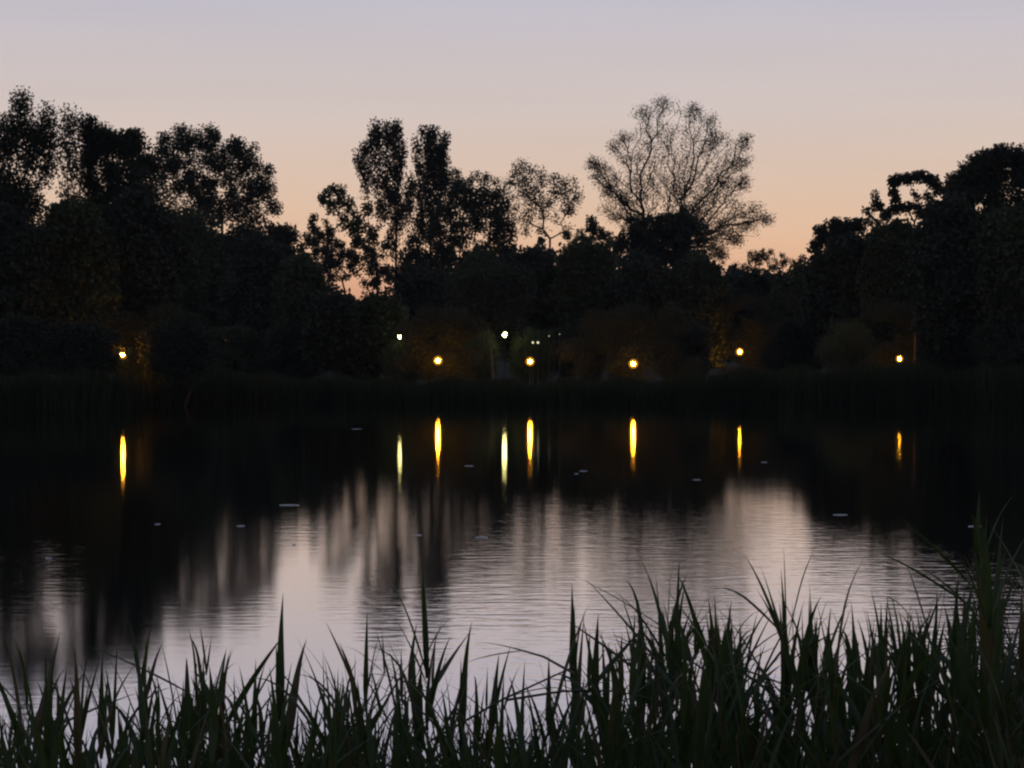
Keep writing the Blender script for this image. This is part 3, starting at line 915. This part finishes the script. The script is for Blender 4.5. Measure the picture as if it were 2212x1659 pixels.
heros = [  # u, v of the tip, Y, label, hand placed leaves
    (795, 1238, 8.0, 'tall reed standing above its neighbours left of the middle, before the dark poplar reflection', [(0.02, -1, 14, 0.42), (0.05, -1, 22, 0.36), (0.08, 1, 10, 0.34), (0.3, -1, 52, 0.5)]),
    (722, 1305, 8.2, 'reed with thin leaves fanned to the left beside the tall left reed', [(0.05, -1, 18, 0.40), (0.1, 1, 16, 0.3)]),
    (848, 1372, 7.4, 'thick reed with one long leaf crossing it, right of the tall left reed', [(0.05, -1, 28, 0.42), (0.1, 1, 25, 0.34)]),
    (905, 1385, 7.6, 'reed with broad upright leaves in the gap right of the middle left clump', [(0.05, -1, 20, 0.4), (0.12, 1, 30, 0.36)]),
    (612, 1400, 8.6, 'thin reed under the long leaf that slants to the left', [(0.06, -1, 56, 0.46), (0.1, 1, 20, 0.3)]),
    (668, 1365, 8.4, 'thin pointed reed crossed by a long slanting leaf', [(0.12, -1, 60, 0.52), (0.05, 1, 14, 0.3)]),
    (556, 1420, 8.8, 'thin reed with a leaf pointing far left, left of the long slanting leaf', [(0.1, -1, 54, 0.42)]),
    (440, 1440, 8.0, 'reed with leaves spread both ways at the left of the bright water', [(0.04, 1, 30, 0.36), (0.08, -1, 34, 0.34)]),
    (385, 1345, 7.8, 'upright reed against dark water at the left of the bright water', [(0.05, -1, 16, 0.42), (0.1, 1, 16, 0.34)]),
    (962, 1400, 8.4, 'slim single bladed reed left of the centre', [(0.1, -1, 18, 0.3)]),
    (1052, 1392, 8.0, 'reed with leaves leaning steeply left just left of the centre', [(0.03, -1, 33, 0.46), (0.08, -1, 38, 0.4)]),
    (1100, 1400, 8.6, 'slender reed at the centre of the near bank', [(0.08, -1, 25, 0.34)]),
    (1240, 1345, 8.2, 'thin straight reed left of the tall dark clump', [(0.1, -1, 12, 0.34), (0.16, 1, 26, 0.3)]),
    (1300, 1300, 8.0, 'reed with many close upright leaves at the left of the tall dark clump', [(0.02, -1, 10, 0.36), (0.06, 1, 12, 0.3)]),
    (1345, 1200, 7.8, 'tallest reed of the middle clump, with leaves slanting up to the left', [(0.14, -1, 36, 0.52), (0.10, -1, 28, 0.44), (0.2, -1, 48, 0.5), (0.24, 1, 58, 0.42)]),
    (1376, 1195, 8.6, 'reed with one broad drooping blade right of the tallest middle reed', [(0.1, 1, 9, 0.3)]),
    (1425, 1320, 7.8, 'reed forked into a wide letter Y in the middle of the clump', [(0.05, 1, 44, 0.42), (0.08, -1, 52, 0.5), (0.15, -1, 30, 0.3)]),
    (1462, 1290, 8.4, 'thin blurred reed right of the forked one', [(0.1, 1, 14, 0.3), (0.12, -1, 20, 0.34)]),
    (1492, 1345, 8.0, 'reed with a leaf pointing right in front of the pink reflection', [(0.08, 1, 34, 0.34), (0.12, -1, 30, 0.36)]),
    (1620, 1270, 8.0, 'reed with a long leaf reaching up left over the pink reflection', [(0.06, -1, 30, 0.52), (0.12, 1, 12, 0.34)]),
    (1670, 1255, 8.2, 'upright reed between the long leaning leaf and the tall right reed', [(0.06, 1, 12, 0.4), (0.1, -1, 14, 0.4)]),
    (1738, 1150, 7.6, 'tallest bright edged reed on the right, one leaf stretched far to the left', [(0.25, -1, 64, 0.30), (0.22, -1, 65, 0.42), (0.12, -1, 18, 0.42), (0.28, -1, 12, 0.45), (0.26, 1, 80, 0.28), (0.06, 1, 10, 0.36)]),
    (1800, 1300, 8.0, 'reed with leaves crossing, right of the tallest right reed', [(0.05, 1, 40, 0.38), (0.1, -1, 16, 0.36)]),
    (1842, 1270, 7.8, 'reed bending right beside the crossing leaves', [(0.05, 1, 30, 0.40), (0.1, -1, 30, 0.44)]),
    (1872, 1235, 8.4, 'broad dark reed where the bright water ends on the right', [(0.06, -1, 12, 0.42), (0.1, 1, 14, 0.4)]),
    (1925, 1250, 8.2, 'reed leaning left at the edge of the bright water on the right', [(0.05, -1, 20, 0.44)]),
    (2000, 1300, 8.0, 'upright reed left of the small bright window of water', [(0.06, -1, 14, 0.42), (0.1, 1, 16, 0.36)]),
    (2138, 1030, 8.6, 'very tall dim reed near the right edge, its leaves reaching up to the left', [(0.16, -1, 42, 0.48), (0.24, -1, 54, 0.5), (0.1, 1, 14, 0.4), (0.3, 1, 40, 0.4)]),
    (2196, 1180, 6.8, 'dim reed at the right edge beside the very tall one', [(0.1, -1, 20, 0.44)]),
    (95, 1385, 7.4, 'tall dark reed beside the pale stripe of water at the left', [(0.08, -1, 10, 0.4)]),
    (30, 1400, 7.2, 'dark reed at the left edge', [(0.1, 1, 14, 0.4)]),
]
NEARBANK = 'reeds on the near bank'
for (u_, v_, Y_, lab, lv) in heros:
    reed(u_, v_ - 14, Y_, lab, NEARBANK, lv, n_leaf=3 if u_ > 2100 else 5, scale=1.05)

env_u = [-60, 0, 60, 110, 160, 220, 280, 330, 380, 450, 520, 600, 660, 740, 800, 860, 930, 1000, 1100, 1200, 1260, 1300, 1345, 1400, 1450, 1520, 1600, 1670, 1735, 1800, 1870, 1950, 2000, 2050, 2100, 2150, 2212, 2270]
env_v = [1340, 1350, 1370, 1410, 1530, 1560, 1450, 1380, 1370, 1430, 1470, 1450, 1430, 1370, 1330, 1430, 1450, 1450, 1450, 1440, 1420, 1330, 1275, 1310, 1330, 1345, 1345, 1305, 1270, 1300, 1275, 1290, 1320, 1340, 1280, 1220, 1170, 1160]
GEN = 'low slim reed crowded in the dark bottom of the reed bed'
generic = []
cnt = 0
while cnt < 300 - len(heros):
    u_ = random.uniform(-60, 2270) if random.random() < 0.88 else random.uniform(2060, 2280)
    e = np.interp(u_, env_u, env_v)
    if 180 < u_ < 290 and random.random() < 0.4:
        continue
    if 140 < e and u_ < 1250 and random.random() < 0.25:
        continue
    v_ = e - 50 + abs(random.gauss(0, 95))
    if v_ > 1640:
        continue
    Yr = random.uniform(6.6, 9.5)
    rl = random.gauss(-0.05, 0.05) if random.random() < 0.8 else random.uniform(-0.28, 0.22)
    generic.append((u_, v_, reed(u_, v_, Yr, GEN, NEARBANK, lean=rl, scale=random.choice((0.65, 0.8, 0.95, 1.05, 1.15)))))
    cnt += 1

zones = [(-99, 110, 'at the left edge'), (110, 290, 'by the pale stripe of water'), (290, 420, 'just left of the bright water'),
         (420, 560, 'where bright water begins at left'), (560, 700, 'under the long slanting leaves'), (700, 800, 'around the tall left reed'), (800, 940, 'right of the tall left reed'),
         (940, 1080, 'left of the bottom middle'), (1080, 1220, 'by the fallen stalk in the middle'), (1220, 1330, 'left of the tall middle clump'), (1330, 1420, 'in the tall middle clump'),
         (1420, 1530, 'right of the forked reed'), (1530, 1620, 'below the pink reflection'), (1620, 1700, 'left of the tallest right reed'), (1700, 1790, 'around the tallest right reed'),
         (1790, 1880, 'under the crossing leaves at right'), (1880, 1970, 'where bright water ends at right'), (1970, 2060, 'left of the small bright window'),
         (2060, 2140, 'below the very tall dim reed'), (2140, 2400, 'at the right edge')]
ORD = ['highest', 'second highest', 'third highest', 'fourth highest', 'fifth highest', 'sixth highest', 'seventh highest', 'eighth highest']
for z0_, z1_, zn in zones:
    zs = sorted([r for r in generic if z0_ <= r[0] < z1_ and r[1] < 1580], key=lambda r: r[1])
    for i_, r in enumerate(zs[:8]):
        r[2]['label'] = 'plain reed with the %s tip %s' % (ORD[i_], zn)
        assert len(r[2]['label'].split()) <= 16, r[2]['label']

# bent and broken stalks
for (ua, va, ub, vb, Y_, lab) in [(1095, 1512, 1335, 1492, 7.6, 'broken reed stalk lying nearly level across the middle clump'),
                                  (1240, 1455, 1110, 1400, 7.8, 'short bent dry stalk left of the middle clump'),
                                  (930, 1600, 1240, 1440, 7.7, 'long dark stalk leaning up to the right below the centre')]:
    pa, pb = at(ua, va, Y_), at(ub, vb, Y_ + 0.2)
    T = Tubes()
    pm = (pa + pb) / 2 + np.array((0, 0, 0.015))
    T.seg(pa - pa, pm - pa, 0.0052, 0.0045, 6)
    T.seg(pm - pa, pb - pa, 0.0045, 0.003, 6)
    root = link('broken_reed', None, None, tuple(pa))
    tag(root, lab, 'reed', 'broken reed stalks')
    link('stem', T.mesh('stem', M_DRY if 'dry' in lab else M_REED_STEM), root)
    d = (pb - pa)
    sgn = 1 if d[0] > 0 else -1
    for f, tl in ((0.55, 70), (0.8, 95)):
        o = link('leaf', random.choice(BL), root)
        o.location = tuple(d * f + np.array((0, 0, 0.01)))
        o.rotation_euler = (0, math.radians(tl), 0 if sgn > 0 else math.pi)
        o.scale = (0.26, 0.26, 0.26)

# a few fading leaves
for i_ in (3, 9):
    BL[i_].materials.clear()
    BL[i_].materials.append(M_BROWN)

# the countless low leaves between the reeds
N = 2500
u = rng.uniform(-80, 2290, N)
Yb = rng.uniform(6.8, 12.0, N)
e = np.interp(u, env_u, env_v)
vt = np.maximum(e + 90, 1520) + rng.exponential(100, N)
k = Yb / FU
x = (u - 1106) * k
zt = CAM_Z - (vt - 750) * k
L = rng.uniform(0.35, 0.75, N)
ta = np.clip(rng.normal(-0.06, 0.26, N), -0.9, 0.9)
tb = rng.normal(0, 0.25, N)
tp = np.stack((x, Yb, zt), 1)
dirv = np.stack((np.sin(ta), tb * 0.5, np.cos(ta)), 1)
b0 = tp - dirv * L[:, None]
cur = np.stack((rng.normal(0, 0.03, N), np.zeros(N), np.zeros(N)), 1)
th = rng.uniform(0, math.pi, N)
ax = np.stack((np.cos(th), np.sin(th), np.zeros(N)), 1)
wd = rng.uniform(0.005, 0.012, N)[:, None]
p1, p2 = b0 + dirv * L[:, None] * 0.4 + cur, b0 + dirv * L[:, None] * 0.75 + cur * 0.8
V = np.stack((b0 - ax * wd * .5, b0 + ax * wd * .5, p1 + ax * wd, p1 - ax * wd, p2 + ax * wd * .65, p2 - ax * wd * .65, tp), 1).reshape(-1, 3)
i7 = np.arange(N) * 7
bed = link('reed_bed', mesh_from('reed_bed', V, [np.stack((i7, i7 + 1, i7 + 2, i7 + 3), 1), np.stack((i7 + 3, i7 + 2, i7 + 4, i7 + 5), 1), np.stack((i7 + 5, i7 + 4, i7 + 6), 1)], M_REED_LEAF))
tag(bed, 'tangle of low dark reed leaves between the stems on the near bank', 'reeds', kind='stuff')

# ------------------------------------------------------------------ the thin evening haze over the whole place
T = Tubes()
x0_, x1_, y0_, y1_, z0_, z1_ = -3100, 3100, -650, 4600, -2.0, 42.0
V = [(x, y, z) for z in (z0_, z1_) for (x, y) in ((x0_, y0_), (x1_, y0_), (x1_, y1_), (x0_, y1_))]
Q = [(3, 2, 1, 0), (4, 5, 6, 7), (0, 1, 5, 4), (1, 2, 6, 5), (2, 3, 7, 6), (3, 0, 4, 7)]
M_HAZE = bpy.data.materials.new('evening_haze')
M_HAZE.use_nodes = True
nn, ll = M_HAZE.node_tree.nodes, M_HAZE.node_tree.links
nn.clear()
ho, hv = nn.new('ShaderNodeOutputMaterial'), nn.new('ShaderNodeVolumePrincipled')
hv.inputs['Color'].default_value = (0.85, 0.88, 0.95, 1)
hv.inputs['Density'].default_value = 0.00008
ll.new(hv.outputs[0], ho.inputs['Volume'])
haze = link('haze', mesh_from('haze', np.array(V, float), np.array(Q), M_HAZE))
tag(haze, 'thin evening haze over the pond', kind='stuff')
